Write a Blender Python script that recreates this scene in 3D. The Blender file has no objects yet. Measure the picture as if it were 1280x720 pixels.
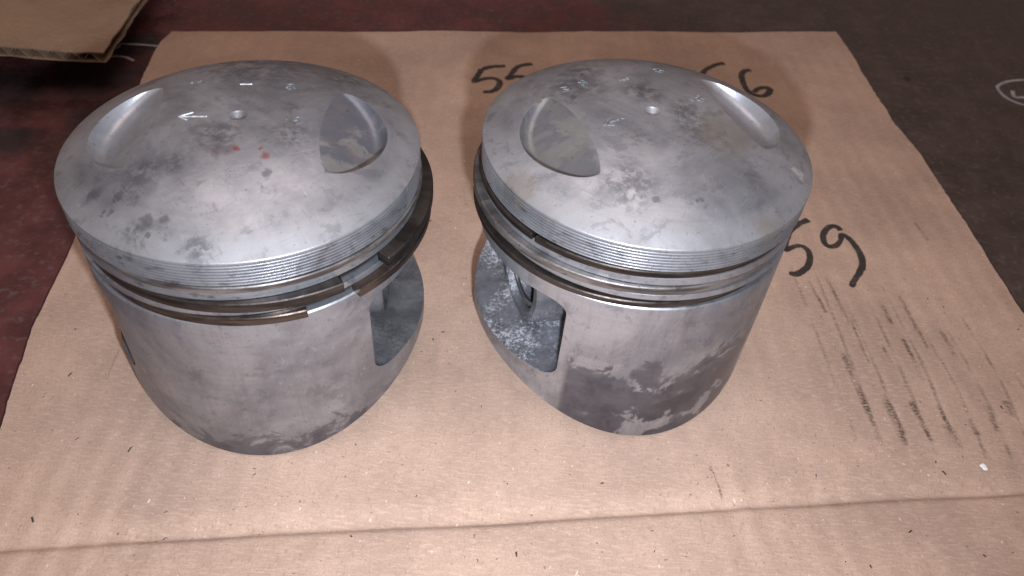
import bpy, bmesh, math, random
from mathutils import Vector, Matrix, noise

random.seed(7)
S = 0.047                      # metres per bore radius; everything below is laid out in bore radii
scene = bpy.context.scene
col = scene.collection

# ------------------------------------------------------------------ camera
cam_d = bpy.data.cameras.new('camera')
cam = bpy.data.objects.new('camera', cam_d)
col.objects.link(cam)
PITCH, ROLL, CAM_H, FOCAL = 0.75821, -0.08648, 4.2372, 958.437 / 1280
right = Vector((1, 0, 0))
fwd = Vector((0, math.cos(PITCH), -math.sin(PITCH)))
up = Vector((0, math.sin(PITCH), math.cos(PITCH)))
cx = right * math.cos(ROLL) - up * math.sin(ROLL)
cy = right * math.sin(ROLL) + up * math.cos(ROLL)
M = Matrix((cx, cy, -fwd)).transposed().to_4x4()
M.translation = Vector((0, 0, CAM_H)) * S
cam.matrix_world = M
cam_d.sensor_width = 36
cam_d.lens = 36 * FOCAL
cam_d.clip_start = 0.005
cam_d.clip_end = 50
cam_d.dof.use_dof = True
cam_d.dof.focus_distance = 4.75 * S
cam_d.dof.aperture_fstop = 22
scene.camera = cam

# ------------------------------------------------------------------ world and lamps (a dim workshop, the phone's flash and an added fill)
world = bpy.data.worlds.new('World')
scene.world = world
world.use_nodes = True
bg = world.node_tree.nodes['Background']
bg.inputs[0].default_value = (1.0, 0.74, 0.66, 1)
bg.inputs[1].default_value = 0.225

def lamp(name, kind, loc, energy, colour, **kw):
    d = bpy.data.lights.new(name, kind)
    d.energy = energy
    d.color = colour
    for k, v in kw.items():
        setattr(d, k, v)
    o = bpy.data.objects.new(name, d)
    o.location = Vector(loc) * S
    col.objects.link(o)
    return o
FLASH = Vector((0.22, -0.07, 3.55))
fl = lamp('phone_flash', 'SPOT', FLASH, 4.5, (0.82, 0.89, 1.0), shadow_soft_size=0.003, spot_size=math.radians(146), spot_blend=1.0)
fl.rotation_euler = (Vector((-0.3, 6.8, 0.4)) - FLASH).to_track_quat('-Z', 'Y').to_euler()
fill = lamp('overhead_fill', 'AREA', (-1.5, 6.5, 18), 2.3, (1.0, 0.86, 0.82), size=14 * S)  # unseen overhead area light, added to brighten the domes
fill.rotation_euler = (Vector((-0.5, 4, 0)) - Vector((-1.5, 6.5, 18))).to_track_quat('-Z', 'Y').to_euler()

scene.view_settings.view_transform = 'Standard'
scene.view_settings.look = 'None'
scene.view_settings.exposure = 0
scene.view_settings.gamma = 1
scene.view_settings.use_curve_mapping = False

# ------------------------------------------------------------------ node helpers
class NT:
    def __init__(self, name):
        self.m = bpy.data.materials.new(name)
        self.m.use_nodes = True
        self.t = self.m.node_tree
        self.bsdf = self.t.nodes['Principled BSDF']
        self.out = self.t.nodes['Material Output']
    def n(self, kind, **kw):
        x = self.t.nodes.new(kind)
        for k, v in kw.items():
            setattr(x, k, v)
        return x
    def put(self, sock, v):
        if isinstance(v, bpy.types.NodeSocket):
            self.t.links.new(v, sock)
        elif isinstance(v, (tuple, list)) and len(v) == 3 and sock.type == 'RGBA':
            sock.default_value = (*v, 1)
        else:
            sock.default_value = v
    def math(self, op, a, b=0.0, c=0.0, clamp=False):
        x = self.n('ShaderNodeMath', operation=op, use_clamp=clamp)
        for i, v in enumerate((a, b, c)):
            self.put(x.inputs[i], v)
        return x.outputs[0]
    def vmath(self, op, a, b=(0, 0, 0)):
        x = self.n('ShaderNodeVectorMath', operation=op)
        self.put(x.inputs[0], a)
        if op == 'SCALE':
            self.put(x.inputs['Scale'], b)
        else:
            self.put(x.inputs[1], b)
        return x.outputs['Value'] if op in ('DISTANCE', 'LENGTH', 'DOT_PRODUCT') else x.outputs[0]
    def noise(self, vec, scale, detail=4, rough=0.55, distort=0.0, colour=False):
        x = self.n('ShaderNodeTexNoise')
        self.put(x.inputs['Vector'], vec)
        x.inputs['Scale'].default_value = scale
        x.inputs['Detail'].default_value = detail
        x.inputs['Roughness'].default_value = rough
        x.inputs['Distortion'].default_value = distort
        return x.outputs['Color' if colour else 'Fac']
    def ramp(self, v, lo, hi, a=0.0, b=1.0, smooth=True):
        x = self.n('ShaderNodeMapRange', interpolation_type='SMOOTHSTEP' if smooth else 'LINEAR')
        self.put(x.inputs['Value'], v)
        for k, q in zip(('From Min', 'From Max', 'To Min', 'To Max'), (lo, hi, a, b)):
            x.inputs[k].default_value = q
        return x.outputs['Result']
    def mix(self, f, a, b, mode='MIX'):
        x = self.n('ShaderNodeMix', data_type='RGBA', blend_type=mode)
        self.put(x.inputs[0], f)
        self.put(x.inputs[6], a)
        self.put(x.inputs[7], b)
        return x.outputs[2]
    def coords(self):
        tc = self.n('ShaderNodeTexCoord')
        return self.vmath('SCALE', tc.outputs['Object'], 1.0 / S)
    def sep(self, v):
        x = self.n('ShaderNodeSeparateXYZ')
        self.put(x.inputs[0], v)
        return x.outputs
    def comb(self, x_, y_, z_):
        x = self.n('ShaderNodeCombineXYZ')
        for i, v in enumerate((x_, y_, z_)):
            self.put(x.inputs[i], v)
        return x.outputs[0]
    def blobs(self, vec, pts, soft=0.45):
        """union of irregular spots; pts = (x, y, z, r)"""
        acc = None
        for (x, y, z, r) in pts:
            d = self.vmath('DISTANCE', vec, (x, y, z))
            m = self.ramp(d, r * (1 + soft), r * (1 - soft))
            acc = m if acc is None else self.math('MAXIMUM', acc, m)
        return acc
    def bump(self, h, strength, dist=0.001, normal=None):
        x = self.n('ShaderNodeBump')
        x.inputs['Strength'].default_value = strength
        x.inputs['Distance'].default_value = dist
        self.put(x.inputs['Height'], h)
        if normal is not None:
            self.put(x.inputs['Normal'], normal)
        return x.outputs[0]
    def bevel(self, r):
        x = self.n('ShaderNodeBevel', samples=4)
        x.inputs['Radius'].default_value = r
        return x.outputs[0]
    def set(self, **kw):
        for k, v in kw.items():
            self.put(self.bsdf.inputs[k.replace('_', ' ')], v)
        return self.m

def simple(name, colour, rough=0.6, metal=0.0, var=0.25, scale=6.0):
    t = NT(name)
    c = t.coords()
    n = t.noise(c, scale, 5)
    f = t.ramp(n, 0.3, 0.7)
    dark = tuple(v * (1 - var) for v in colour)
    lite = tuple(min(1, v * (1 + var)) for v in colour)
    t.set(Base_Color=t.mix(f, dark, lite), Roughness=rough, Metallic=metal)
    return t.m

# ------------------------------------------------------------------ mesh helpers
def mesh_obj(name, me, mats, parent=None):
    o = bpy.data.objects.new(name, me)
    for m in (mats if isinstance(mats, (list, tuple)) else [mats]):
        me.materials.append(m)
    col.objects.link(o)
    if parent is not None:
        o.parent = parent
    return o

def finish(bm, name, angle=32, scale=S):
    """scale to metres, mark hard edges by angle, return mesh"""
    bmesh.ops.recalc_face_normals(bm, faces=bm.faces)
    lim = math.radians(angle)
    for f in bm.faces:
        f.smooth = True
    for e in bm.edges:
        if len(e.link_faces) == 2 and e.calc_face_angle(0) > lim:
            e.smooth = False
    bmesh.ops.scale(bm, vec=(scale,) * 3, verts=bm.verts)
    me = bpy.data.meshes.new(name)
    bm.to_mesh(me)
    bm.free()
    return me

def from_data(name, verts, faces, angle=32):
    bm = bmesh.new()
    vs = [bm.verts.new(v) for v in verts]
    for f in faces:
        try:
            bm.faces.new([vs[i] for i in f])
        except ValueError:
            pass
    return finish(bm, name, angle)

def catmull(pts, per=8):
    out = []
    n = len(pts)
    for i in range(n - 1):
        p0, p1, p2, p3 = (Vector(pts[max(0, min(n - 1, k))]) for k in (i - 1, i, i + 1, i + 2))
        for j in range(per):
            u = j / per
            out.append(0.5 * ((2 * p1) + (p2 - p0) * u + (2 * p0 - 5 * p1 + 4 * p2 - p3) * u * u + (3 * p1 - p0 - 3 * p2 + p3) * u ** 3))
    out.append(Vector(pts[-1]))
    return out

def ribbon(pts, width, z=0.0, seed=0, wob=0.2, taper=(0.5, 0.5), rows=4, per=8):
    """flat brush stroke: verts, faces, and (along, across) per vertex"""
    path = catmull([(x, y, 0) for x, y in pts], per) if len(pts) > 2 else [Vector((*pts[0], 0)).lerp(Vector((*pts[1], 0)), i / 16) for i in range(17)]
    V, F, UV = [], [], []
    n = len(path)
    for i, p in enumerate(path):
        d = (path[min(n - 1, i + 1)] - path[max(0, i - 1)])
        d.z = 0
        d.normalize()
        nn = Vector((-d.y, d.x, 0))
        a = i / (n - 1)
        w = width * (1 + wob * noise.noise(Vector((a * 4, seed * 3.1, 0.5))))
        e = min(1.0, a * n / 3.0 + taper[0]) * min(1.0, (1 - a) * n / 3.0 + taper[1])
        w *= e
        for j in range(rows + 1):
            q = j / rows * 2 - 1
            jit = 0.15 * width * noise.noise(Vector((p.x * 14, p.y * 14, q * 2 + seed)))
            V.append((p.x + nn.x * (q * w / 2 + (jit if abs(q) == 1 else 0)), p.y + nn.y * (q * w / 2 + (jit if abs(q) == 1 else 0)), z))
            UV.append((a, q))
    for i in range(n - 1):
        for j in range(rows):
            a = i * (rows + 1) + j
            F.append((a, a + 1, a + rows + 2, a + rows + 1))
    return V, F, UV

def ribbon_obj(name, strokes, mat, parent, zfun=None):
    """strokes = list of (pts, width, taper)"""
    V, F, UV = [], [], []
    for k, (pts, w, tp) in enumerate(strokes):
        v, f, uv = ribbon(pts, w, 0, k + len(name), taper=tp)
        o = len(V)
        V += v
        UV += uv
        F += [tuple(i + o for i in q) for q in f]
    if zfun:
        V = [(x, y, zfun(x, y) + 0.003 + 0.0004 * (i % 3)) for i, (x, y, z) in enumerate(V)]
    me = bpy.data.meshes.new(name)
    me.from_pydata([tuple(c * S for c in v) for v in V], [], F)
    uvl = me.uv_layers.new(name='UVMap')
    for lp in me.loops:
        a, q = UV[lp.vertex_index]
        uvl.data[lp.index].uv = (a, q * 0.5 + 0.5)
    return mesh_obj(name, me, mat, parent)

# ------------------------------------------------------------------ materials: cardboard, floor, marker
def cardboard_material(name, base=(0.430, 0.293, 0.220), flute=True):
    t = NT(name)
    c = t.coords()
    x, y, z = t.sep(c)
    big = t.noise(c, 0.9, 5, 0.6)
    mid = t.noise(c, 5.0, 5, 0.6)
    fib = t.noise(t.vmath('MULTIPLY', c, (14, 60, 14)), 1.0, 4, 0.65)
    fib2 = t.noise(t.vmath('MULTIPLY', c, (70, 22, 20)), 1.0, 3, 0.6)
    fine = t.noise(c, 90, 2, 0.6)
    dark = tuple(v * 0.80 for v in base)
    lite = tuple(min(1, v * 1.14) for v in base)
    k = t.mix(t.ramp(big, 0.32, 0.68), dark, lite)
    k = t.mix(t.ramp(mid, 0.35, 0.75, 0, 0.28), k, tuple(v * 0.72 for v in base))
    k = t.mix(t.ramp(fib, 0.45, 0.68, 0, 0.45), k, (base[0] * 1.35, base[1] * 1.35, base[2] * 1.35))
    k = t.mix(t.ramp(fib2, 0.54, 0.74, 0, 0.55), k, tuple(v * 0.55 for v in base))
    k = t.mix(t.ramp(fine, 0.35, 0.7, 0.0, 0.34), k, tuple(v * 0.6 for v in base))
    # pulp flecks
    sp = t.noise(t.vmath('MULTIPLY', c, (26, 34, 26)), 1.0, 1, 0.4)
    k = t.mix(t.ramp(sp, 0.745, 0.79, 0, 0.6), k, (0.12, 0.075, 0.05))
    sp2 = t.noise(t.vmath('MULTIPLY', t.vmath('ADD', c, (7, 3, 1)), (40, 22, 26)), 1.0, 1, 0.4)
    k = t.mix(t.ramp(sp2, 0.75, 0.80, 0, 0.55), k, (0.72, 0.62, 0.5))
    h = t.math('ADD', t.math('MULTIPLY', fib, 0.5), t.math('MULTIPLY', fine, 0.4))
    h = t.math('ADD', h, t.math('MULTIPLY', mid, 0.6))
    if flute:
        w = t.math('SINE', t.math('MULTIPLY', t.math('ADD', x, t.math('MULTIPLY', y, 0.05)), 2 * math.pi / 0.187))
        amp = t.ramp(t.noise(t.vmath('ADD', c, (3, 9, 0)), 0.7, 3), 0.35, 0.7, 0.15, 0.85)
        h = t.math('ADD', h, t.math('MULTIPLY', w, amp))
        k = t.mix(t.math('MULTIPLY', t.ramp(w, 0.2, 1.0), t.math('MULTIPLY', amp, 0.12)), k, tuple(v * 0.6 for v in base))  # faint flute shading painted into the colour
    t.set(Base_Color=k, Roughness=0.82, Normal=t.bump(h, 0.85, 0.00025))
    t.bsdf.inputs['Specular IOR Level'].default_value = 0.25
    return t.m

def floor_material():
    t = NT('painted_floor')
    c = t.coords()
    x, y, z = t.sep(c)
    n1 = t.noise(c, 0.55, 6, 0.62, 0.5)
    n2 = t.noise(c, 2.6, 6, 0.65)
    n3 = t.noise(c, 16, 4, 0.6)
    red = t.mix(t.ramp(n2, 0.3, 0.72), (0.050, 0.011, 0.011), (0.110, 0.027, 0.025))
    brown = t.mix(t.ramp(n2, 0.3, 0.7), (0.027, 0.016, 0.013), (0.066, 0.042, 0.033))
    side = t.math('ADD', t.ramp(x, -1.5, 4.0, -0.25, 0.30, smooth=False), n1)
    k = t.mix(t.ramp(side, 0.42, 0.60), red, brown)
    k = t.mix(t.ramp(n3, 0.52, 0.75, 0, 0.65), k, (0.11, 0.082, 0.072))
    # near-black blobs on the floor around the raised cardboard
    dv = t.vmath('ADD', c, t.vmath('SCALE', t.vmath('SUBTRACT', t.noise(c, 3.0, 4, 0.6, colour=True), (0.5, 0.5, 0.5)), 0.6))
    dark_spots = t.blobs(dv, [(-4.65, 7.3, -0.085, 0.5), (-5.4, 6.9, -0.085, 0.5), (-4.1, 6.6, -0.085, 0.45), (-4.55, 8.1, -0.085, 0.3), (-4.9, 6.0, -0.085, 0.25)], 0.5)
    k = t.mix(t.math('MULTIPLY', dark_spots, 0.85), k, (0.010, 0.006, 0.006))
    dot = t.blobs(c, [(4.62, 8.9, -0.085, 0.05)], 0.4)
    k = t.mix(dot, k, (0.004, 0.004, 0.004))
    # scuffs
    sc = t.noise(t.vmath('MULTIPLY', c, (3, 16, 3)), 1.0, 3, 0.5)
    k = t.mix(t.ramp(sc, 0.66, 0.80, 0, 0.35), k, (0.16, 0.13, 0.12))
    t.set(Base_Color=k, Roughness=t.ramp(n2, 0.3, 0.7, 0.42, 0.75), Normal=t.bump(t.math('ADD', n3, n2), 0.35, 0.0004))
    return t.m

def ink_material(name, colour, dens=0.95, scale=26.0, rough=0.6, edge=0.75, lo=0.40, hi=0.75):
    """worn stroke on a flat ribbon: breaks up at its edges, the way ink or chalk lies on a rough sheet"""
    t = NT(name)
    tc = t.n('ShaderNodeTexCoord')
    c = t.vmath('SCALE', tc.outputs['Object'], 1.0 / S)
    u = t.sep(tc.outputs['UV'])
    across = t.math('ABSOLUTE', t.math('SUBTRACT', t.math('MULTIPLY', u[1], 2.0), 1.0))
    body = t.ramp(across, 1.0, edge * 0.55)
    n = t.noise(c, scale, 4, 0.65)
    a = t.math('ADD', body, t.math('MULTIPLY', t.math('SUBTRACT', n, 0.5), 1.6))
    a = t.math('MULTIPLY', t.math('MULTIPLY', t.ramp(a, lo, hi), t.ramp(t.noise(c, 5.0, 3, 0.6), 0.3, 0.6, 0.72, 1.0)), dens)
    t.set(Base_Color=colour, Roughness=rough, Alpha=a)
    return t.m

CARD = cardboard_material('cardboard')
CARD_DARK = cardboard_material('old_cardboard', (0.27, 0.175, 0.115), False)
FLOOR = floor_material()
MARKER = ink_material('black_marker', (0.024, 0.021, 0.020), 0.92, 24, 0.5, 0.95, 0.3, 1.0)
CHALK = ink_material('white_chalk', (0.42, 0.40, 0.42), 0.75, 34, 0.9, 1.1)
def soot_material(name, dens):
    t = NT(name)
    tc = t.n('ShaderNodeTexCoord')
    c = t.vmath('SCALE', tc.outputs['Object'], 1.0 / S)
    u = t.sep(tc.outputs['UV'])
    across = t.math('ABSOLUTE', t.math('SUBTRACT', t.math('MULTIPLY', u[1], 2.0), 1.0))
    ends = t.math('MULTIPLY', t.ramp(u[0], 0.0, 0.15), t.ramp(u[0], 1.0, 0.9))
    a = t.math('MULTIPLY', t.ramp(across, 1.0, 0.1), ends)
    n1 = t.ramp(t.noise(t.vmath('MULTIPLY', c, (8, 3.5, 1)), 1.0, 3, 0.6), 0.38, 0.66)
    n2 = t.ramp(t.noise(t.vmath('MULTIPLY', c, (30, 70, 1)), 1.0, 4, 0.7), 0.34, 0.62)
    a = t.math('MULTIPLY', t.math('MULTIPLY', a, n2), t.math('ADD', t.math('MULTIPLY', n1, 0.85), 0.15))
    t.set(Base_Color=(0.060, 0.036, 0.027), Roughness=0.9, Alpha=t.math('MULTIPLY', a, dens))
    return t.m
SOOT = soot_material('brown_soot', 0.68)
SOOT_FAINT = soot_material('faint_soot', 0.38)

# ------------------------------------------------------------------ the floor
def structure(o):
    o['kind'] = 'structure'
    return o
def tag(o, label, cat, group=None):
    o['label'] = label
    o['category'] = cat
    if group:
        o['group'] = group
    return o
ZF = -0.085
me = bpy.data.meshes.new('floor')
g = 60
me.from_pydata([(x * S, y * S, ZF * S) for x, y in ((-g, -g), (g, -g), (g, g), (-g, g))], [], [(0, 1, 2, 3)])
floor = structure(mesh_obj('floor', me, FLOOR))
ribbon_obj('chalk_mark', [([(6.171, 9.149), (5.936, 9.067), (5.753, 8.924), (5.713, 8.793), (5.746, 8.606), (5.889, 8.489), (6.2, 8.44), (6.5, 8.55), (6.62, 8.8), (6.45, 9.1), (6.171, 9.149)], 0.055, (1, 1)),
                          ([(5.89, 8.824), (5.851, 8.672), (5.97, 8.678), (6.10, 8.69)], 0.065, (1, 1))], CHALK, floor, lambda x, y: ZF)
ribbon_obj('chalk_mark', [([(-4.76, 8.06), (-4.55, 8.09), (-4.30, 8.09)], 0.05, (.6, 1)), ([(-4.72, 7.769), (-4.564, 7.775), (-4.428, 7.709)], 0.05, (.6, .6)),
                          ([(-4.709, 8.023), (-4.75, 7.93), (-4.74, 7.80)], 0.04, (.5, .5))], CHALK, floor, lambda x, y: ZF)

# ------------------------------------------------------------------ the cardboard sheet
A9 = math.radians(8.99)
E1 = Vector((math.cos(A9), math.sin(A9)))
E2 = Vector((-math.sin(A9), math.cos(A9)))
T_CREASE = 2.388
def interp(tab, t):
    for (a, b), (c, d) in zip(tab, tab[1:]):
        if t <= c:
            return b + (d - b) * (t - a) / (c - a)
    return tab[-1][1]
LEFT = [(0.3, -2.35), (2.0, -2.60), (3.19, -2.714), (3.66, -2.775), (4.11, -2.82), (5.09, -2.82), (6.6, -2.90), (8.26, -2.945), (8.62, -2.93), (8.9, -2.86)]
RIGHT = [(0.3, 4.45), (2.0, 4.66), (3.95, 4.895), (6.34, 5.205), (7.0, 5.20), (7.74, 5.285), (8.5, 5.40), (9.15, 5.46)]
def card_z(x, y):
    p = Vector((x, y))
    t, s = p.dot(E2), p.dot(E1)
    d = t - T_CREASE + 0.004 * math.sin(s * 1.7) + 0.010 * noise.noise(Vector((s * 1.5, 0, 3)))
    z = 0.0
    if d < 0:
        z += -d * 0.15 * (1 - math.exp(d / 0.06))       # the flap beyond the score rises a little
    deep = 0.030 + 0.012 * noise.noise(Vector((s * 1.2, 5, 0)))
    z -= deep * math.exp(-(d / (0.085 if d > 0 else 0.03)) ** 2)
    # pressed lines to the right of the second piston
    for (xa, ya, xb, yb, h, w) in ((1.334, 3.172, 1.60, 2.1, -0.010, 0.03), (1.477, 3.221, 1.69, 2.1, 0.010, 0.035), (1.60, 2.1, 1.75, 0.6, -0.010, 0.03)):
        a, b = Vector((xa, ya)), Vector((xb, yb))
        u = (p - a).dot(b - a) / (b - a).length_squared
        if -0.1 < u < 1.1:
            dd = (p - a - (b - a) * u).length
            z += h * math.exp(-(dd / w) ** 2) * min(1, (u + 0.1) * 4) * min(1, (1.1 - u) * 4)
    r1 = (p - Vector((-1.62, 3.71))).length
    r2 = (p - Vector((0.74, 4.10))).length
    far = min(1.0, max(0.0, min(r1, r2) - 1.05) / 1.2)
    z += far * 0.020 * noise.noise(Vector((x * 0.8, y * 0.8, 1.3)))
    z += far * 0.006 * noise.noise(Vector((x * 2.6, y * 2.0, 8.3)))
    return z - 0.001
def build_card():
    ts = [0.5 + i * 0.07 for i in range(int((2.1 - 0.5) / 0.07))]
    t = ts[-1]
    while t < 2.70:
        t += 0.014
        ts.append(t)
    while t < 8.86:
        t += 0.045
        ts.append(t)
    nC = 170
    V = []
    for i, t in enumerate(ts):
        for j in range(nC + 1):
            q = j / nC
            topo = 0.29 * q * max(0.0, (t - 7.8) / (ts[-1] - 7.8)) if t > 7.8 else 0
            tt = t + topo
            l = interp(LEFT, min(tt, 8.9)) + 0.010 * noise.noise(Vector((tt * 3, 0, 0))) + 0.006 * noise.noise(Vector((tt * 13, 2, 0)))
            r = interp(RIGHT, min(tt, 9.15)) + 0.014 * noise.noise(Vector((tt * 3.4, 7, 0))) + 0.010 * noise.noise(Vector((tt * 15, 4, 0)))
            s = l + (r - l) * q
            if i == len(ts) - 1:
                tt += 0.012 * noise.noise(Vector((s * 5, 9, 0)))
            P = E1 * s + E2 * tt
            V.append((P.x, P.y, card_z(P.x, P.y)))
    nR = len(ts)
    N = len(V)
    V += [(x, y, z - 0.078 + 0.0) for x, y, z in V]
    F = []
    w = nC + 1
    for i in range(nR - 1):
        for j in range(nC):
            a = i * w + j
            F.append((a, a + 1, a + w + 1, a + w))
            F.append((N + a, N + a + w, N + a + w + 1, N + a + 1))
    for i in range(nR - 1):
        a = i * w
        F.append((a, a + w, N + a + w, N + a))
        a = i * w + nC
        F.append((a + w, a, N + a, N + a + w))
    for j in range(nC):
        F.append((j + 1, j, N + j, N + j + 1))
        a = (nR - 1) * w + j
        F.append((a, a + 1, N + a + 1, N + a))
    return from_data('cardboard_sheet', V, F, 40)
card = tag(mesh_obj('cardboard_sheet', build_card(), CARD), 'large brown cardboard sheet with black marker numbers under both pistons', 'cardboard')

def writing(strokes, w):
    o = ribbon_obj('marker_writing', [(s, w, (0.8, 0.55)) for s in strokes], MARKER, card, card_z)
    return o
writing([[(-0.297, 8.167), (-0.436, 8.126), (-0.558, 8.042)], [(-0.558, 8.042), (-0.592, 7.884), (-0.615, 7.747), (-0.521, 7.823), (-0.415, 7.856), (-0.338, 7.796), (-0.346, 7.663), (-0.41, 7.567), (-0.5, 7.541)],
         [(0.012, 8.279), (-0.088, 8.237), (-0.169, 8.151), (-0.213, 8.005), (-0.252, 7.87), (-0.165, 7.938), (-0.055, 7.935), (-0.013, 7.816), (-0.06, 7.663)]], 0.092)
writing([[(2.321, 8.741), (2.204, 8.679), (2.092, 8.561), (2.03, 8.462), (2.008, 8.348), (2.029, 8.213)],
         [(2.621, 8.616), (2.546, 8.587), (2.492, 8.49), (2.478, 8.354), (2.488, 8.158), (2.543, 8.041), (2.629, 8.004), (2.71, 8.048), (2.767, 8.154), (2.721, 8.206), (2.628, 8.167), (2.568, 8.082)]], 0.098)
writing([[(2.675, 5.731), (2.579, 5.67), (2.473, 5.552), (2.401, 5.401), (2.358, 5.249), (2.439, 5.308), (2.513, 5.333), (2.564, 5.277), (2.556, 5.157), (2.498, 5.034), (2.4, 4.944), (2.327, 4.944)],
         [(2.942, 5.616), (2.914, 5.675), (2.836, 5.648), (2.768, 5.542), (2.743, 5.438), (2.769, 5.372), (2.828, 5.38), (2.899, 5.459), (2.936, 5.554), (2.982, 5.52), (3.019, 5.415), (3.036, 5.282), (3.015, 5.156), (2.945, 5.023), (2.879, 4.925), (2.837, 4.845)]], 0.078)
SOOTS = [((2.474, 4.896), (2.54, 4.481), .022), ((2.64, 4.961), (2.70, 4.382), .022), ((2.558, 4.099), (2.626, 3.252), .034), ((2.758, 3.703), (2.807, 3.242), .044),
         ((2.952, 3.659), (2.995, 3.291), .034), ((3.143, 3.647), (3.165, 3.45), .024), ((3.15, 3.47), (3.165, 3.249), .055), ((3.521, 3.688), (3.51, 3.434), .045), ((3.216, 4.815), (3.257, 4.18), .026),
         ((3.09, 4.312), (3.112, 3.843), .028), ((3.441, 4.431), (3.46, 4.13), .03), ((2.722, 4.463), (2.743, 3.976), .016), ((3.039, 4.665), (3.054, 4.424), .028),
         ((3.679, 5.833), (3.718, 5.554), .022), ((3.685, 3.739), (3.669, 3.576), .05), ((3.322, 3.539), (3.353, 3.388), .04), ((2.896, 4.175), (2.925, 3.997), .02),
         ((-2.74, 3.5), (-2.706, 3.198), .010), ((1.40, 2.95), (1.46, 2.70), .016)]
for k, (a, b, w) in enumerate(SOOTS):
    ribbon_obj('soot_streak', [([a, ((a[0] + b[0]) / 2 + 0.006 * math.sin(k), (a[1] + b[1]) / 2), b], w * 2.2, (0.6, 0.6))], SOOT, card, card_z)

for k in range(9):
    x0 = 2.36 + 0.187 * k
    ya, yb = 5.1 - 0.10 * k + 0.3 * math.sin(k * 2.1), 3.2 + 0.05 * math.sin(k * 3.7)
    ribbon_obj('soot_streak', [([(x0, ya), (x0 + 0.05, (ya + yb) / 2), (x0 + 0.10 - 0.012 * k, yb)], 0.05, (0.6, 0.6))], SOOT_FAINT, card, lambda x, y: card_z(x, y) - 0.0015)

# ------------------------------------------------------------------ raised cardboard at the back left: two liners and a fluted core
def build_flap():
    root = bpy.data.objects.new('cardboard_flap', None)
    col.objects.link(root)
    root.location = Vector((-4.36, 7.06, 0.23)) * S
    root.rotation_euler = (math.radians(-1.5), math.radians(3.0), math.radians(8.3))
    W, L = 4.2, 4.4
    def slab(z0, z1, seed):
        n, m = 60, 40
        V, F = [], []
        for z in (z0, z1):
            for i in range(n + 1):
                for j in range(m + 1):
                    x, y = -W * i / n, L * j / m
                    if i == 0:
                        x += 0.03 * noise.noise(Vector((y * 4, seed, 0)))
                    if j == 0:
                        y += 0.02 * noise.noise(Vector((x * 5, seed, 2)))
                    V.append((x, y, z + 0.015 * noise.noise(Vector((x * 1.3, y * 1.3, 0))) + 0.004 * noise.noise(Vector((x * 6, y * 6, seed)))))
        N = (n + 1) * (m + 1)
        w = m + 1
        for i in range(n):
            for j in range(m):
                a = i * w + j
                F += [(a, a + 1, a + w + 1, a + w), (N + a, N + a + w, N + a + w + 1, N + a + 1)]
        for i in range(n):
            a = i * w
            F += [(a, a + w, N + a + w, N + a), (a + m, N + a + m, N + a + w + m, a + w + m)]
        for j in range(m):
            F += [(j, N + j, N + j + 1, j + 1), (n * w + j, n * w + j + 1, N + n * w + j + 1, N + n * w + j)]
        return from_data('liner', V, F)
    mesh_obj('liner', slab(0.0, 0.012, 1.0), CARD_DARK, root)
    mesh_obj('liner', slab(0.098, 0.112, 4.0), CARD_DARK, root)
    V, F = [], []
    n = 520
    for i in range(n + 1):
        x = -W * i / n + 0.0
        z = 0.055 + 0.042 * math.sin(2 * math.pi * x / 0.17)
        for y in (0.01, L - 0.01):
            for dz in (-0.004, 0.004):
                V.append((x - 0.01, y + 0.01 * noise.noise(Vector((x * 9, 0, 0))), z + dz + 0.015 * noise.noise(Vector((x * 1.3, y * 1.3, 0)))))
    for i in range(n):
        a = i * 4
        F += [(a, a + 2, a + 6, a + 4), (a + 1, a + 5, a + 7, a + 3), (a, a + 4, a + 5, a + 1), (a + 2, a + 3, a + 7, a + 6)]
    mesh_obj('fluted_core', from_data('fluted_core', V, F, 60), CARD_DARK, root)
    return tag(root, 'raised piece of corrugated cardboard with exposed edge on the dark floor, back left', 'cardboard')
build_flap()

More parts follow.
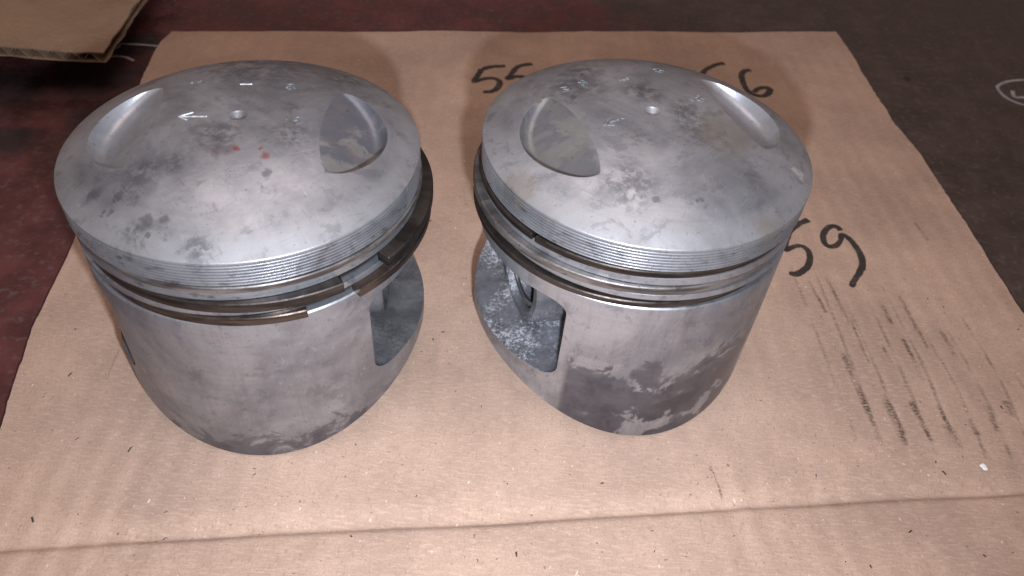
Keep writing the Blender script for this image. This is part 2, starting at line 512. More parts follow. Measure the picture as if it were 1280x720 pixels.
# ------------------------------------------------------------------ piston: materials
def worn_metal(name, dome_dark=(), dome_brown=(), dome_red=(), dome_purple=(), chips=(), skirt=None, seed=0.0, tone=1.0, groove_dark=0.5):
    t = NT(name)
    c = t.coords()
    x, y, z = t.sep(c)
    o = t.vmath('ADD', c, (seed, seed * 0.7, seed * 0.3))
    cloud = t.noise(o, 1.5, 7, 0.62, 0.6)
    mid = t.noise(o, 4.5, 6, 0.65, 0.4)
    fine = t.noise(o, 30, 4, 0.6)
    az = t.math('ARCTAN2', y, x)
    r = t.math('SQRT', t.math('ADD', t.math('MULTIPLY', x, x), t.math('MULTIPLY', y, y)))
    lathe = t.noise(t.comb(t.math('MULTIPLY', az, 0.8), t.math('MULTIPLY', z, 34), t.math('MULTIPLY', r, 30)), 1.0, 4, 0.6)
    swirl = t.noise(t.comb(t.math('ADD', t.math('MULTIPLY', az, 2.2), t.math('MULTIPLY', z, 2.0)), t.math('MULTIPLY', z, 5), seed), 1.0, 5, 0.6, 0.5)
    k0, k1 = (0.205 * tone, 0.21 * tone, 0.232 * tone), (0.375 * tone, 0.378 * tone, 0.402 * tone)
    k = t.mix(t.ramp(cloud, 0.34, 0.66), k0, k1)
    k = t.mix(t.ramp(mid, 0.40, 0.75, 0, 0.38), k, (0.20, 0.198, 0.21))
    k = t.mix(t.ramp(swirl, 0.40, 0.70, 0, 0.30), k, (0.42, 0.42, 0.435))
    k = t.mix(t.ramp(lathe, 0.45, 0.8, 0, 0.25), k, (0.22, 0.22, 0.23))
    # machined outer band of the crown is cleaner
    band = t.math('MULTIPLY', t.ramp(r, 0.84, 0.93), t.ramp(z, 1.60, 1.64))
    k = t.mix(t.math('MULTIPLY', band, 0.55), k, (0.42, 0.425, 0.44))
    warp = t.vmath('SUBTRACT', t.noise(o, 9.0, 5, 0.7, colour=True), (0.5, 0.5, 0.5))
    flat = t.vmath('MULTIPLY', t.vmath('ADD', c, t.vmath('SCALE', warp, 0.17)), (1, 1, 0))
    flat2 = t.vmath('MULTIPLY', t.vmath('ADD', c, t.vmath('SCALE', warp, 0.11)), (1, 1, 0))
    top = t.ramp(z, 1.55, 1.60)
    def dab(pts, colour, amount, soft=0.4, vec=flat, tex=None):
        nonlocal k
        if not pts:
            return None
        m = t.math('MULTIPLY', t.math('MULTIPLY', t.blobs(vec, [(a, b, 0, q) for a, b, q in pts], soft), top), amount)
        if tex is not None:
            m = t.math('MULTIPLY', m, tex)
        k = t.mix(m, k, colour)
        return m
    grit = t.ramp(t.noise(o, 13, 7, 0.74), 0.40, 0.57)
    dab([q[:3] for q in dome_dark if len(q) == 4], (0.12, 0.12, 0.135), 0.75, 0.7, flat, grit)     # smoky, broken-up patches
    m1 = dab([q for q in dome_dark if len(q) == 3], (0.12, 0.12, 0.135), 0.65, 0.35, flat2)
    dab(dome_brown, (0.30, 0.27, 0.22), 0.55, 0.5)
    dab(dome_purple, (0.20, 0.16, 0.18), 0.7, 0.6)
    dab(dome_red, (0.30, 0.045, 0.05), 0.7, 0.6, flat2)
    dab(chips, (0.70, 0.69, 0.68), 0.75, 0.2, flat2)
    # pits and scratches
    pit = t.ramp(t.noise(o, 48, 3, 0.6), 0.665, 0.72)
    k = t.mix(t.math('MULTIPLY', pit, 0.55), k, (0.07, 0.065, 0.06))
    scr = t.noise(t.vmath('MULTIPLY', o, (9, 80, 20)), 1.0, 2, 0.4)
    for rot, sc_, amt in ((0.9, (7, 95, 20), 0.30), (-0.5, (5, 120, 20), 0.28), (2.2, (8, 110, 20), 0.25)):
        vr = t.n('ShaderNodeVectorRotate', rotation_type='Z_AXIS')
        t.put(vr.inputs['Vector'], o)
        vr.inputs['Angle'].default_value = rot
        s1 = t.noise(t.vmath('MULTIPLY', vr.outputs[0], sc_), 1.0, 2, 0.5)
        k = t.mix(t.ramp(s1, 0.66, 0.76, 0, amt), k, (0.56, 0.56, 0.58))
        k = t.mix(t.ramp(s1, 0.34, 0.25, 0, amt), k, (0.10, 0.10, 0.105))
    smear = t.noise(t.comb(t.math('MULTIPLY', az, 16), t.math('MULTIPLY', z, 1.6), seed), 1.0, 5, 0.65)
    low = t.ramp(z, 1.25, 1.15)
    k = t.mix(t.math('MULTIPLY', low, t.ramp(smear, 0.48, 0.75, 0, 0.35)), k, (0.17, 0.165, 0.175))
    blot = t.noise(o, 7.5, 8, 0.72, 0.3)
    k = t.mix(t.ramp(blot, 0.54, 0.63, 0, 0.34), k, (0.13, 0.13, 0.142))
    k = t.mix(t.ramp(scr, 0.72, 0.80, 0, 0.2), k, (0.55, 0.55, 0.57))
    groove = t.math('MULTIPLY', t.ramp(r, 0.955, 0.93), t.math('MULTIPLY', t.ramp(z, 1.20, 1.21), t.ramp(z, 1.53, 1.52)))
    k = t.mix(t.math('MULTIPLY', groove, groove_dark), k, (0.04, 0.032, 0.027))  # darkens the ring grooves behind the rings
    # baked oil specks along the lands
    land = t.math('MULTIPLY', t.ramp(r, 0.96, 0.985), t.math('MULTIPLY', t.ramp(z, 1.20, 1.23), t.ramp(z, 1.66, 1.63)))
    dark_spots = t.ramp(t.noise(t.comb(t.math('MULTIPLY', az, 9.0), t.math('MULTIPLY', z, 24), seed), 1.0, 5, 0.7), 0.55, 0.68)
    k = t.mix(t.math('MULTIPLY', t.math('MULTIPLY', land, dark_spots), 0.6), k, (0.09, 0.075, 0.065))
    rough = t.ramp(mid, 0.3, 0.7, 0.36, 0.52)
    metal = 0.8
    if skirt:
        zt, a0, a1, soft0, soft1, amp, sc, hole = skirt
        nz = t.noise(t.vmath('ADD', o, (4, 2, 0)), sc, 8, 0.64, 0.8)
        f = t.math('ADD', t.math('SUBTRACT', zt, z), t.math('MULTIPLY', t.math('SUBTRACT', nz, 0.5), amp))
        f = t.math('ADD', t.math('MULTIPLY', t.ramp(f, -0.025, 0.055), 0.58), t.math('MULTIPLY', t.ramp(f, -0.16, 0.30), 0.45))
        gate = t.math('MULTIPLY', t.ramp(az, a0, a0 + soft0), t.ramp(az, a1, a1 - soft1))
        isl = t.ramp(t.noise(t.vmath('ADD', o, (1, 8, 5)), 4.2, 5, 0.6, 0.3), hole - 0.01, hole + 0.06)
        f = t.math('MULTIPLY', t.math('MULTIPLY', f, gate), t.math('SUBTRACT', 1.0, isl))
        f = t.math('MULTIPLY', f, t.ramp(z, 1.15, 1.0))
        inner = t.mix(t.ramp(mid, 0.35, 0.65), (0.058, 0.060, 0.080), (0.125, 0.128, 0.152))
        k = t.mix(t.math('MULTIPLY', f, 0.86), k, inner)
        rough = t.math('SUBTRACT', rough, t.math('MULTIPLY', f, 0.06))
    h = t.math('ADD', t.math('MULTIPLY', fine, 0.5), t.math('MULTIPLY', lathe, 0.3))
    h = t.math('SUBTRACT', h, t.math('MULTIPLY', pit, 1.0))
    t.set(Base_Color=k, Metallic=metal, Roughness=rough, Normal=t.bump(h, 0.20, 0.0002, t.bevel(0.0003)))
    return t.m

def pocket_metal(name, dark, lite, brown=(0.32, 0.29, 0.26), peel=0.5, seed=0.0):
    """valve relief: burnt skin, peeled off in places"""
    t = NT(name)
    c = t.vmath('ADD', t.coords(), (seed, seed, 0))
    n = t.noise(c, 2.3, 7, 0.62, 0.4)
    f = t.noise(c, 34, 4, 0.6)
    k = t.mix(t.ramp(n, peel - 0.035, peel + 0.035), dark, lite)
    k = t.mix(t.ramp(t.noise(c, 9, 5, 0.65), 0.35, 0.7, 0, 0.35), k, tuple(v * 0.7 for v in dark))
    k = t.mix(t.ramp(t.noise(c, 6.5, 5, 0.6, 0.3), 0.48, 0.64, 0, 0.45), k, brown)
    k = t.mix(t.ramp(t.noise(c, 26, 3, 0.6), 0.62, 0.70, 0, 0.6), k, (0.12, 0.11, 0.10))
    t.set(Base_Color=k, Metallic=0.72, Roughness=0.42, Normal=t.bump(f, 0.25, 0.0002, t.bevel(0.00012)))
    return t.m

def cast_metal(name, base, deposit, amount, seed=0.0):
    """as-cast wall of the pin recess, with dust or oily crumbs"""
    t = NT(name)
    c = t.vmath('ADD', t.coords(), (seed, seed, seed))
    z = t.sep(t.coords())[2]
    n = t.noise(c, 5, 6, 0.65, 0.3)
    f = t.noise(c, 40, 4, 0.65)
    k = t.mix(t.ramp(n, 0.32, 0.68), tuple(v * 0.65 for v in base), tuple(v * 1.3 for v in base))
    low = t.ramp(z, 0.85, 0.50)
    d = t.math('MULTIPLY', t.ramp(t.math('ADD', t.noise(c, 42, 6, 0.75), t.math('MULTIPLY', t.math('SUBTRACT', t.noise(c, 3.0, 3), 0.5), 0.7)), amount - 0.07, amount + 0.20), t.math('MULTIPLY', low, 0.8))
    k = t.mix(d, k, deposit)
    t.set(Base_Color=k, Metallic=t.math('SUBTRACT', 0.55, t.math('MULTIPLY', d, 0.5)), Roughness=0.52, Normal=t.bump(t.math('ADD', f, d), 0.4, 0.0003, t.bevel(0.0004)))
    return t.m

def ring_metal(name, c0, c1, seed=0.0):
    t = NT(name)
    c = t.coords()
    x, y, z = t.sep(c)
    az = t.math('ARCTAN2', y, x)
    n = t.noise(t.comb(t.math('MULTIPLY', az, 3.0), t.math('MULTIPLY', z, 30), seed), 1.0, 5, 0.65)
    n2 = t.noise(t.vmath('ADD', c, (seed, 0, 0)), 20, 4, 0.65)
    k = t.mix(t.ramp(n, 0.32, 0.66), c0, c1)
    k = t.mix(t.ramp(n2, 0.60, 0.72, 0, 0.6), k, (0.035, 0.028, 0.022))
    t.set(Base_Color=k, Metallic=0.75, Roughness=t.ramp(n2, 0.3, 0.7, 0.30, 0.5), Normal=t.bump(n2, 0.2, 0.0002, t.bevel(0.0003)))
    return t.m

# ------------------------------------------------------------------ piston: geometry (local frame: pin along x, units = bore radius)
H, ZA = 1.660, 1.864
def dome_z(x, y):
    r = math.hypot(x, y)
    return H + (ZA - H) * (1 - min(1.0, r) ** 3.0)
SEG = 224
def body_mesh(arch):
    prof = []
    for i in range(1, 41):
        r = 0.998 * i / 40
        prof.append((r, dome_z(r, 0)))
    z = 1.6565
    for i in range(7):                                        # fine turned grooves on the top land
        prof += [(0.999, z), (0.999, z - 0.009), (0.982, z - 0.012), (0.982, z - 0.017)]
        z -= 0.0198
    prof += [(0.998, 1.5165), (0.998, 1.510), (0.880, 1.510), (0.880, 1.455), (0.990, 1.455), (0.990, 1.403), (0.870, 1.403), (0.870, 1.328), (0.990, 1.328), (0.990, 1.289), (0.860, 1.289), (0.860, 1.224), (0.984, 1.224), (0.992, 1.214)]
    nfix = len(prof)
    skirt = 30
    zs = 1.214
    bm = bmesh.new()
    apex = bm.verts.new((0, 0, ZA))
    rows = []
    ang = [2 * math.pi * k / SEG for k in range(SEG)]
    for (r, zz) in prof:
        rows.append([bm.verts.new((r * math.cos(a), r * math.sin(a), zz)) for a in ang])
    zb = [arch * math.cos(a) ** 2 for a in ang]
    for i in range(1, skirt + 1):
        q = i / skirt
        r = 0.992 + 0.007 * math.sin(min(1, q * 1.4) * math.pi / 2) 
        rows.append([bm.verts.new((r * math.cos(a), r * math.sin(a), zs + (b + 0.010 - zs) * q)) for a, b in zip(ang, zb)])
    rows.append([bm.verts.new((0.990 * math.cos(a), 0.990 * math.sin(a), b)) for a, b in zip(ang, zb)])
    rows.append([bm.verts.new((0.90 * math.cos(a), 0.90 * math.sin(a), b)) for a, b in zip(ang, zb)])
    rows.append([bm.verts.new((0.89 * math.cos(a), 0.89 * math.sin(a), 0.38)) for a, b in zip(ang, zb)])
    for k in range(SEG):
        bm.faces.new((apex, rows[0][k], rows[0][(k + 1) % SEG]))
    for i in range(len(rows) - 1):
        for k in range(SEG):
            k2 = (k + 1) % SEG
            bm.faces.new((rows[i][k], rows[i + 1][k], rows[i + 1][k2], rows[i][k2]))
    bm.faces.new(list(reversed(rows[-1])))
    bmesh.ops.recalc_face_normals(bm, faces=bm.faces)
    me = bpy.data.meshes.new('piston_body')
    bm.to_mesh(me)
    bm.free()
    return me

def lathe_solid(prof, M4, seg=96):
    """closed solid of revolution round local z; prof from the axis out and back to the axis"""
    bm = bmesh.new()
    rows = []
    for (r, z) in prof:
        rows.append([bm.verts.new((0, 0, z))] if r == 0 else [bm.verts.new((r * math.cos(2 * math.pi * k / seg), r * math.sin(2 * math.pi * k / seg), z)) for k in range(seg)])
    for a, b in zip(rows, rows[1:]):
        for k in range(seg):
            k2 = (k + 1) % seg
            if len(a) == 1:
                bm.faces.new((a[0], b[k], b[k2]))
            elif len(b) == 1:
                bm.faces.new((a[k], b[0], a[k2]))
            else:
                bm.faces.new((a[k], b[k], b[k2], a[k2]))
    bmesh.ops.transform(bm, matrix=M4, verts=bm.verts)
    bmesh.ops.recalc_face_normals(bm, faces=bm.faces)
    me = bpy.data.meshes.new('cutter')
    bm.to_mesh(me)
    bm.free()
    return me

def valve_cutter(sx):
    """filleted end mill leaning outwards: its floor runs out on the dome, its wall stands on the outer side"""
    T1, T2, I, O = (Vector((sx * a, b, 0)) for a, b in ((0.530, 0.385), (0.530, -0.455), (0.455, -0.03), (0.815, -0.03)))
    for v in (T1, T2, I, O):
        v.z = dome_z(v.x, v.y)
    n = (T2 - T1).cross(I - T1).normalized()
    if n.z < 0:
        n = -n
    ex = (T2 - T1).normalized()
    ey = n.cross(ex)
    pts = [((v - T1).dot(ex), (v - T1).dot(ey)) for v in (T1, T2, O)]
    (ax, ay), (bx, by), (cx_, cy_) = pts
    d = 2 * (ax * (by - cy_) + bx * (cy_ - ay) + cx_ * (ay - by))
    ux = ((ax * ax + ay * ay) * (by - cy_) + (bx * bx + by * by) * (cy_ - ay) + (cx_ * cx_ + cy_ * cy_) * (ay - by)) / d
    uy = ((ax * ax + ay * ay) * (cx_ - bx) + (bx * bx + by * by) * (ax - cx_) + (cx_ * cx_ + cy_ * cy_) * (bx - ax)) / d
    rho = math.hypot(ax - ux, ay - uy)
    centre = T1 + ex * ux + ey * uy
    M4 = Matrix((ex, ey, n)).transposed().to_4x4()
    M4.translation = centre
    fil = 0.05
    prof = [(0, 0)] + [(rho - fil + fil * math.sin(a), fil - fil * math.cos(a)) for a in [math.pi / 2 * i / 8 for i in range(9)]] + [(rho, 1.2), (0, 1.2)]
    return lathe_solid(prof, M4, 128)

def recess_cutter(sx):
    """tapered rounded-rectangle plug for the recess round the pin boss"""
    def loop(hw, z0, z1, rad, n=8):
        pts = []
        for (cyy, czz, a0) in ((hw - rad, z1 - rad * 0.8, 0), (-hw + rad, z1 - rad * 0.8, 90), (-hw + rad, z0 + rad, 180), (hw - rad, z0 + rad, 270)):
            for i in range(n + 1):
                a = math.radians(a0 + 90 * i / n)
                pts.append((cyy + rad * math.cos(a), czz + rad * math.sin(a) * (0.8 if a0 < 180 else 1)))
        return pts
    bm = bmesh.new()
    st = [(0.50, 0.40, 0.56, 1.06, 0.14), (0.54, 0.47, 0.52, 1.08, 0.14), (0.62, 0.56, 0.49, 1.095, 0.12), (0.72, 0.690, 0.465, 1.105, 0.10), (1.00, 0.700, 0.440, 1.105, 0.10), (1.3, 0.700, 0.432, 1.105, 0.10)]
    rows = [[bm.verts.new((sx * x, yy, zz)) for yy, zz in loop(hw, z0, z1, rad)] for x, hw, z0, z1, rad in st]
    n = len(rows[0])
    for a, b in zip(rows, rows[1:]):
        for k in range(n):
            bm.faces.new((a[k], b[k], b[(k + 1) % n], a[(k + 1) % n]))
    bm.faces.new(rows[0])
    bm.faces.new(rows[-1])
    bmesh.ops.recalc_face_normals(bm, faces=bm.faces)
    me = bpy.data.meshes.new('cutter')
    bm.to_mesh(me)
    bm.free()
    return me

def cut_body(mats, arch):
    """mats: body, relief -x, relief +x, recess"""
    base = body_mesh(arch)
    for m in mats:
        base.materials.append(m)
    ob = bpy.data.objects.new('blank', base)
    col.objects.link(ob)
    tools = [(valve_cutter(-1), 1), (valve_cutter(1), 2), (recess_cutter(-1), 3), (recess_cutter(1), 3)]
    Mp = Matrix.Translation((-0.006, 0.0, ZA + 0.035))
    tools.append((lathe_solid([(0, -0.06)] + [(0.06 * math.sin(a), -0.06 * math.cos(a)) for a in [math.pi * i / 12 for i in range(1, 12)]] + [(0, 0.06)], Mp, 32), 0))
    obs = []
    for me, idx in tools:
        for m in mats:
            me.materials.append(m)
        for f in me.polygons:
            f.material_index = idx
        c = bpy.data.objects.new('tool', me)
        col.objects.link(c)
        obs.append(c)
        md = ob.modifiers.new('cut', 'BOOLEAN')
        md.operation = 'DIFFERENCE'
        md.solver = 'EXACT'
        md.object = c
        md.material_mode = 'INDEX'
    bpy.context.view_layer.update()
    dg = bpy.context.evaluated_depsgraph_get()
    me = bpy.data.meshes.new_from_object(ob.evaluated_get(dg))
    bm = bmesh.new()
    bm.from_mesh(me)
    for o in obs + [ob]:
        bpy.data.objects.remove(o)
    out = finish(bm, 'piston_body', 30)
    return out

def ring_mesh(z0, z1, rout, thick, gap0, gap1, off, cham=0.006, seg=180):
    """split ring, open from gap0 to gap1 (degrees), centre moved by off"""
    a0, a1 = math.radians(gap1), math.radians(gap0 + 360)
    sec = [(rout - thick, z0), (rout - cham, z0), (rout, z0 + cham), (rout, z1 - cham), (rout - cham, z1), (rout - thick, z1)]
    V, F = [], []
    n = len(sec)
    for i in range(seg + 1):
        a = a0 + (a1 - a0) * i / seg
        e = 0.012 * (abs(i / seg * 2 - 1)) ** 6          # the free ends spring outwards a little
        for r, z in sec:
            V.append((off[0] + (r + e) * math.cos(a), off[1] + (r + e) * math.sin(a), z + off[2] * math.cos(a - off[3])))
    for i in range(seg):
        for j in range(n):
            F.append((i * n + j, i * n + (j + 1) % n, (i + 1) * n + (j + 1) % n, (i + 1) * n + j))
    F.append(tuple(range(n)))
    F.append(tuple(range(seg * n, seg * n + n)))
    return from_data('piston_ring', V, F, 40)

def boss_mesh(sx):
    zc, ro, ri = 0.79, 0.36, 0.27
    seg = 64
    prof = [(ri, 0.30), (ri, 0.735), (ri + 0.02, 0.755), (ro - 0.02, 0.755), (ro, 0.735), (ro + 0.03, 0.45)]
    bm = bmesh.new()
    rows = [[bm.verts.new((sx * x, r * math.cos(2 * math.pi * k / seg), min(zc + r * math.sin(2 * math.pi * k / seg), 1.13))) for k in range(seg)] for r, x in prof]
    for a, b in zip(rows, rows[1:]):
        for k in range(seg):
            bm.faces.new((a[k], b[k], b[(k + 1) % seg], a[(k + 1) % seg]))
    bm.faces.new(rows[0])
    # retaining groove lip
    return finish(bm, 'pin_boss', 35)

def clip_mesh(sx):
    zc, r, tr = 0.79, 0.256, 0.018
    V, F = [], []
    seg, n = 56, 8
    a0, a1 = math.radians(118), math.radians(118 + 304)
    path = []
    for i in range(seg + 1):
        a = a0 + (a1 - a0) * i / seg
        path.append(Vector((sx * 0.70, r * math.cos(a), zc + r * math.sin(a))))
    for end, s in ((0, 1), (-1, -1)):                                     # ends turned in towards the centre
        p = path[end]
        inw = Vector((sx * 0.70, 0, zc)) - p
        path.insert(0, p + inw * 0.35) if end == 0 else path.append(p + inw * 0.35)
    for i, p in enumerate(path):
        d = (path[min(len(path) - 1, i + 1)] - path[max(0, i - 1)]).normalized()
        a = Vector((1, 0, 0))
        b = d.cross(a).normalized()
        for j in range(n):
            q = 2 * math.pi * j / n
            V.append(tuple(p + (a * math.cos(q) + b * math.sin(q)) * tr))
    for i in range(len(path) - 1):
        for j in range(n):
            F.append((i * n + j, i * n + (j + 1) % n, (i + 1) * n + (j + 1) % n, (i + 1) * n + j))
    F += [tuple(range(n)), tuple(range((len(path) - 1) * n, len(path) * n))]
    return from_data('circlip', V, F, 60)

def stroke_on_dome(strokes, w, h):
    """raised burr of a stamped line: two little banks with a nick between them, draped over the dome"""
    V, F = [], []
    for k, pts in enumerate(strokes):
        path = catmull([(a, b, 0) for a, b in pts], 5) if len(pts) > 2 else [Vector((*pts[0], 0)).lerp(Vector((*pts[1], 0)), i / 10) for i in range(11)]
        o = len(V)
        for i, p in enumerate(path):
            d = path[min(len(path) - 1, i + 1)] - path[max(0, i - 1)]
            d.normalize()
            nn = Vector((-d.y, d.x, 0))
            wob = 1 + 0.5 * noise.noise(Vector((i * 0.6, k * 2.3, 1)))
            for q, hh in ((-1, -0.003), (-0.55, h), (0, -0.001), (0.55, h), (1, -0.003)):
                xx, yy = p.x + nn.x * q * w * 0.5 * wob, p.y + nn.y * q * w * 0.5 * wob
                V.append((xx, yy, dome_z(xx, yy) + hh * (wob if hh > 0 else 1)))
        for i in range(len(path) - 1):
            for j in range(4):
                a = o + i * 5 + j
                F.append((a, a + 1, a + 6, a + 5))
    return from_data('stamped_mark', V, F, 15)

def eight(x, y, w, h, ax=(1, 0)):
    pts = [(0, .5), (.45, .25), (0, 0), (-.5, -.25), (0, -.5), (.5, -.25), (0, 0), (-.45, .25), (0, .5)]
    return [(x + a * w, y + b * h) for a, b in pts]

MARK = simple('bright_burr', (0.42, 0.42, 0.42), 0.55, 0.4, 0.4, 40)
MARK_DULL = simple('dull_burr', (0.15, 0.15, 0.155), 0.7, 0.2, 0.9, 60)
CLIP = simple('spring_steel', (0.42, 0.42, 0.44), 0.3, 0.95, 0.2, 20)

def build_piston(loc, rotz, lean, tall, mats, ring_mats, rings, arch, marks, label):
    root = bpy.data.objects.new('piston', None)
    col.objects.link(root)
    root.location = Vector((loc[0], loc[1] - 0.0, 0.98 * lean)) * S      # rocked a hair forward onto the front of the skirt
    root.rotation_euler = (lean, 0, rotz)
    root.scale = (1, 1, tall)
    mesh_obj('piston_body', cut_body(mats, arch), mats, root)
    for k, (z0, z1, rout, th, g0, g1, off) in enumerate(rings):
        mesh_obj('piston_ring', ring_mesh(z0, z1, rout, th, g0, g1, off), ring_mats[k], root)
    for sx in (-1, 1):
        mesh_obj('pin_boss', boss_mesh(sx), mats[3], root)
        mesh_obj('circlip', clip_mesh(sx), CLIP, root)
    for name, strokes, w, h, m in marks:
        mesh_obj(name, stroke_on_dome(strokes, w, h), m, root)
    return tag(root, label, 'piston', 'pair of pistons on the cardboard')

# left piston
ML = worn_metal('piston_alloy_grey',
    dome_dark=[(-0.414, -0.503, .10, 0), (-0.37, -0.44, .07, 0), (-0.44, -0.575, .08, 0), (-0.265, -0.42, .07, 0), (-0.649, -0.572, .05, 0), (-0.02, 0.68, .34, 0), (-0.08, -0.19, .12, 0), (0.298, -0.18, .10, 0), (0.255, 0.107, .045, 0), (-0.05, -0.924, .07, 0), (0.5, 0.62, .14, 0), (-0.375, -0.82, .05, 0),
               (-0.313, -0.775, .034), (-0.225, -0.774, .026), (-0.297, -0.854, .017), (-0.556, -0.696, .012), (-0.516, -0.704, .016), (0.226, -0.486, .028), (-0.497, -0.627, .022)],
    dome_red=[(0.044, -0.321, .018), (0.209, -0.367, .024), (0.178, -0.302, .016)], dome_purple=[(-0.05, -0.337, .045), (0.0, -0.333, .045)],
    skirt=(0.17, -3.3, 3.3, 0.01, 0.01, 1.15, 3.4, 0.68), seed=2.3, tone=1.08, groove_dark=0.85)
PL1 = pocket_metal('relief_plain_grey', (0.32, 0.33, 0.36), (0.37, 0.375, 0.40), peel=0.48, seed=1.0)
PL2 = pocket_metal('relief_peeling_skin', (0.19, 0.196, 0.225), (0.34, 0.33, 0.325), (0.30, 0.26, 0.25), peel=0.52, seed=5.2)
CL = cast_metal('cast_recess_oily', (0.135, 0.135, 0.145), (0.030, 0.020, 0.014), 0.54, 1.5)
RG1 = ring_metal('ring_steel_grey', (0.08, 0.07, 0.066), (0.27, 0.25, 0.24), 0.3)
RG2 = ring_metal('ring_steel_brown', (0.020, 0.016, 0.014), (0.075, 0.060, 0.052), 1.7)
RG3 = ring_metal('ring_steel_varnished', (0.024, 0.017, 0.014), (0.105, 0.076, 0.060), 2.9)
arrow = lambda x: [[(x + .155, 0.0), (x, 0.0)], [(x + .07, 0.042), (x, 0.0)], [(x + .06, -0.036), (x, 0.0)]]
build_piston((-1.603, 3.7130), math.radians(6.34), 0.020, 1.008, [ML, PL1, PL2, CL], [RG1, RG2, RG3],
    [(1.457, 1.500, 0.998, 0.09, 128, 138, (0.010, -0.004, 0.0, 0.0)),
     (1.332, 1.399, 1.018, 0.085, 303.6, 320.5, (0.052, 0.004, 0.003, 0.0)),
     (1.227, 1.286, 1.010, 0.08, 292.0, 309.0, (0.048, 0.006, 0.003, 0.3))], 0.33,
    [('arrow_mark', [[(a, b - 0.022) for a, b in s] for s in arrow(-0.325)], 0.013, 0.003, MARK),
     ('stamped_mark', [[(-0.065, 0.345), (0.004, 0.349)]], 0.014, 0.003, MARK),
     ('stamped_mark', [[(0.263, 0.0), (0.262, -0.06)], eight(0.325, -0.024, 0.045, 0.07)], 0.009, 0.003, MARK_DULL),
     ('stamped_mark', [eight(0.229, 0.345, 0.05, 0.07)], 0.009, 0.003, MARK_DULL),
     ('stamped_mark', [[(-0.36, 0.365), (-0.35, 0.38)], [(-0.315, 0.375), (-0.30, 0.40), (-0.285, 0.375)]], 0.014, 0.004, MARK_DULL)],
    'grey aluminium piston with red paint specks on its dome and gaping rings')

# right piston
MR = worn_metal('piston_alloy_pale',
    dome_dark=[(0.187, -0.104, .10, 0), (0.206, 0.0, .08, 0), (0.17, -0.216, .10, 0), (-0.324, 0.42, .15, 0), (-0.397, -0.555, .14, 0), (-0.43, -0.50, .10, 0), (-0.2, 0.62, .14, 0), (0.05, 0.22, .12, 0),
               (-0.292, -0.676, .020), (-0.40, 0.275, .026), (-0.081, -0.74, .011), (-0.052, -0.741, .012)],
    dome_brown=[(-0.93, -0.23, .07), (-0.90, -0.32, .07), (0.308, -0.328, .16), (0.30, -0.2, .10), (0.288, -0.938, .08)], chips=[(0.67, -0.575, .028), (0.71, -0.572, .022), (0.68, -0.61, .022)],
    skirt=(0.74, -2.352, -0.50, 0.06, 0.75, 1.5, 3.4, 0.55), seed=7.9, tone=1.2, groove_dark=0.95)
PR1 = pocket_metal('relief_brown_floor', (0.20, 0.202, 0.22), (0.27, 0.268, 0.26), (0.245, 0.235, 0.21), peel=0.47, seed=3.1)
PR2 = pocket_metal('relief_clean', (0.36, 0.36, 0.38), (0.40, 0.40, 0.425), peel=0.45, seed=8.4)
CR = cast_metal('cast_recess_chalky', (0.145, 0.145, 0.16), (0.55, 0.55, 0.58), 0.56, 4.5)
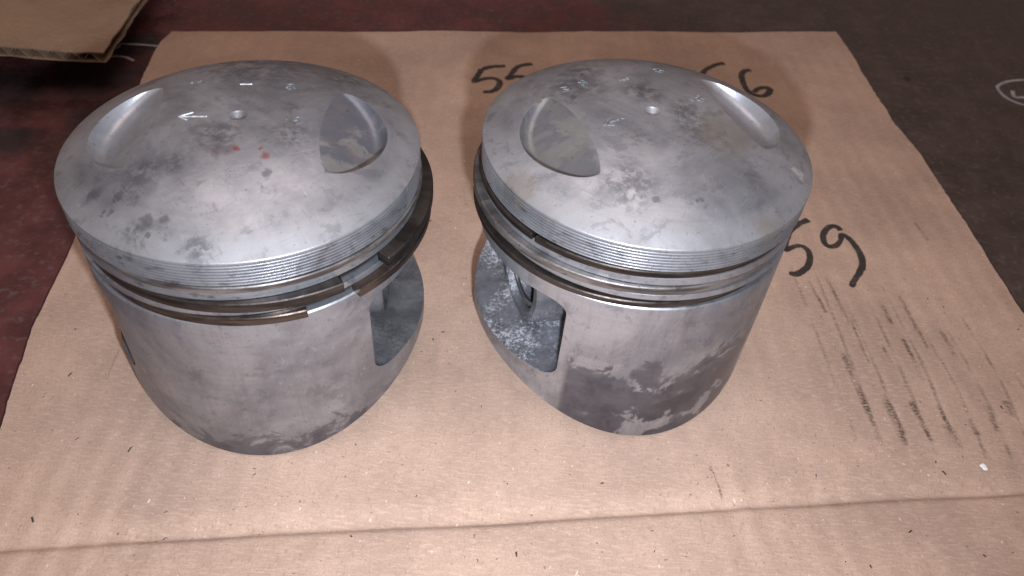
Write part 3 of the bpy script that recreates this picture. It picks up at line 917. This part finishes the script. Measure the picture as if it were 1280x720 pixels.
build_piston((0.722, 4.0957), math.radians(22.385), 0.024, 1.025, [MR, PR1, PR2, CR], [RG2, RG1, RG2],
    [(1.457, 1.503, 0.990, 0.085, 208.0, 209.6, (-0.018, 0.0, 0.0, 0.0)),
     (1.345, 1.398, 1.002, 0.08, 60, 72, (-0.042, 0.006, 0.002, 3.0)),
     (1.230, 1.272, 0.988, 0.075, 96.0, 103.2, (-0.048, 0.010, 0.003, 3.0))], 0.33,
    [('arrow_mark', [[(a, b - 0.045 + (a + 0.27) * 0.2) for a, b in s] for s in arrow(-0.350)], 0.013, 0.003, MARK_DULL),
     ('stamped_mark', [[(-0.044, 0.375), (0.028, 0.396)]], 0.024, 0.004, MARK_DULL),
     ('stamped_mark', [[(0.295, 0.11), (0.295, 0.04)], eight(0.36, 0.08, 0.045, 0.07)], 0.009, 0.003, MARK_DULL),
     ('stamped_mark', [eight(0.291, 0.492, 0.06, 0.08)], 0.009, 0.003, MARK_DULL),
     ('stamped_mark', [[(-0.42, 0.43), (-0.38, 0.42), (-0.41, 0.40), (-0.38, 0.38), (-0.42, 0.37)], eight(-0.27, 0.43, 0.05, 0.07)], 0.009, 0.003, MARK_DULL)],
    'pale aluminium piston with a wide dark stain on its skirt and a white-dusted pin recess')

# ------------------------------------------------------------------ grit and crumbs on the cardboard
def build_grit():
    V, F = [], []
    rnd = random.Random(11)
    centres = [(-1.62, 3.71), (0.74, 4.10)]
    n = 0
    while n < 170:
        s, t = rnd.uniform(-2.6, 4.9), rnd.uniform(1.6, 8.6) ** 1.0
        if rnd.random() < 0.55:
            t = rnd.uniform(1.6, 4.2)
        p = E1 * s + E2 * t
        if min((p - Vector(c)).length for c in centres) < 1.0:
            continue
        n += 1
        r = rnd.choice((0.003, 0.004, 0.005, 0.006, 0.009))
        z = card_z(p.x, p.y)
        o = len(V)
        ln = rnd.uniform(1, 3.2)
        a = rnd.uniform(0, math.pi)
        for (x, y, zz) in ((-1, -.7, 0), (1, -.5, 0), (.8, .8, 0), (-.9, .6, 0), (0.1, 0, 1)):
            X, Y = x * r * ln * rnd.uniform(.7, 1.2), y * r * rnd.uniform(.7, 1.2)
            V.append((p.x + X * math.cos(a) - Y * math.sin(a), p.y + X * math.sin(a) + Y * math.cos(a), z - 0.001 + zz * r * 0.9))
        F += [(o, o + 1, o + 4), (o + 1, o + 2, o + 4), (o + 2, o + 3, o + 4), (o + 3, o, o + 4), (o + 3, o + 2, o + 1, o)]
    o = mesh_obj('grit', from_data('grit', V, F), simple('dark_grit', (0.045, 0.030, 0.022), 0.8, 0, 0.4, 40))
    o['kind'] = 'stuff'
    o['label'] = 'dark grit and metal crumbs scattered over the brown cardboard'
    o['category'] = 'grit'
build_grit()
bm = bmesh.new()
bmesh.ops.create_icosphere(bm, subdivisions=2, radius=0.026)
for v in bm.verts:
    v.co *= 1 + 0.5 * noise.noise(v.co * 40)
    v.co.z *= 0.5
    v.co += Vector((3.281, 3.121, card_z(3.281, 3.121) + 0.010))
crumb = mesh_obj('paper_crumb', finish(bm, 'paper_crumb', 20), simple('white_paper', (0.75, 0.72, 0.70), 0.8, 0, 0.1, 40))
tag(crumb, 'tiny white crumb on the cardboard near the right edge', 'crumb')
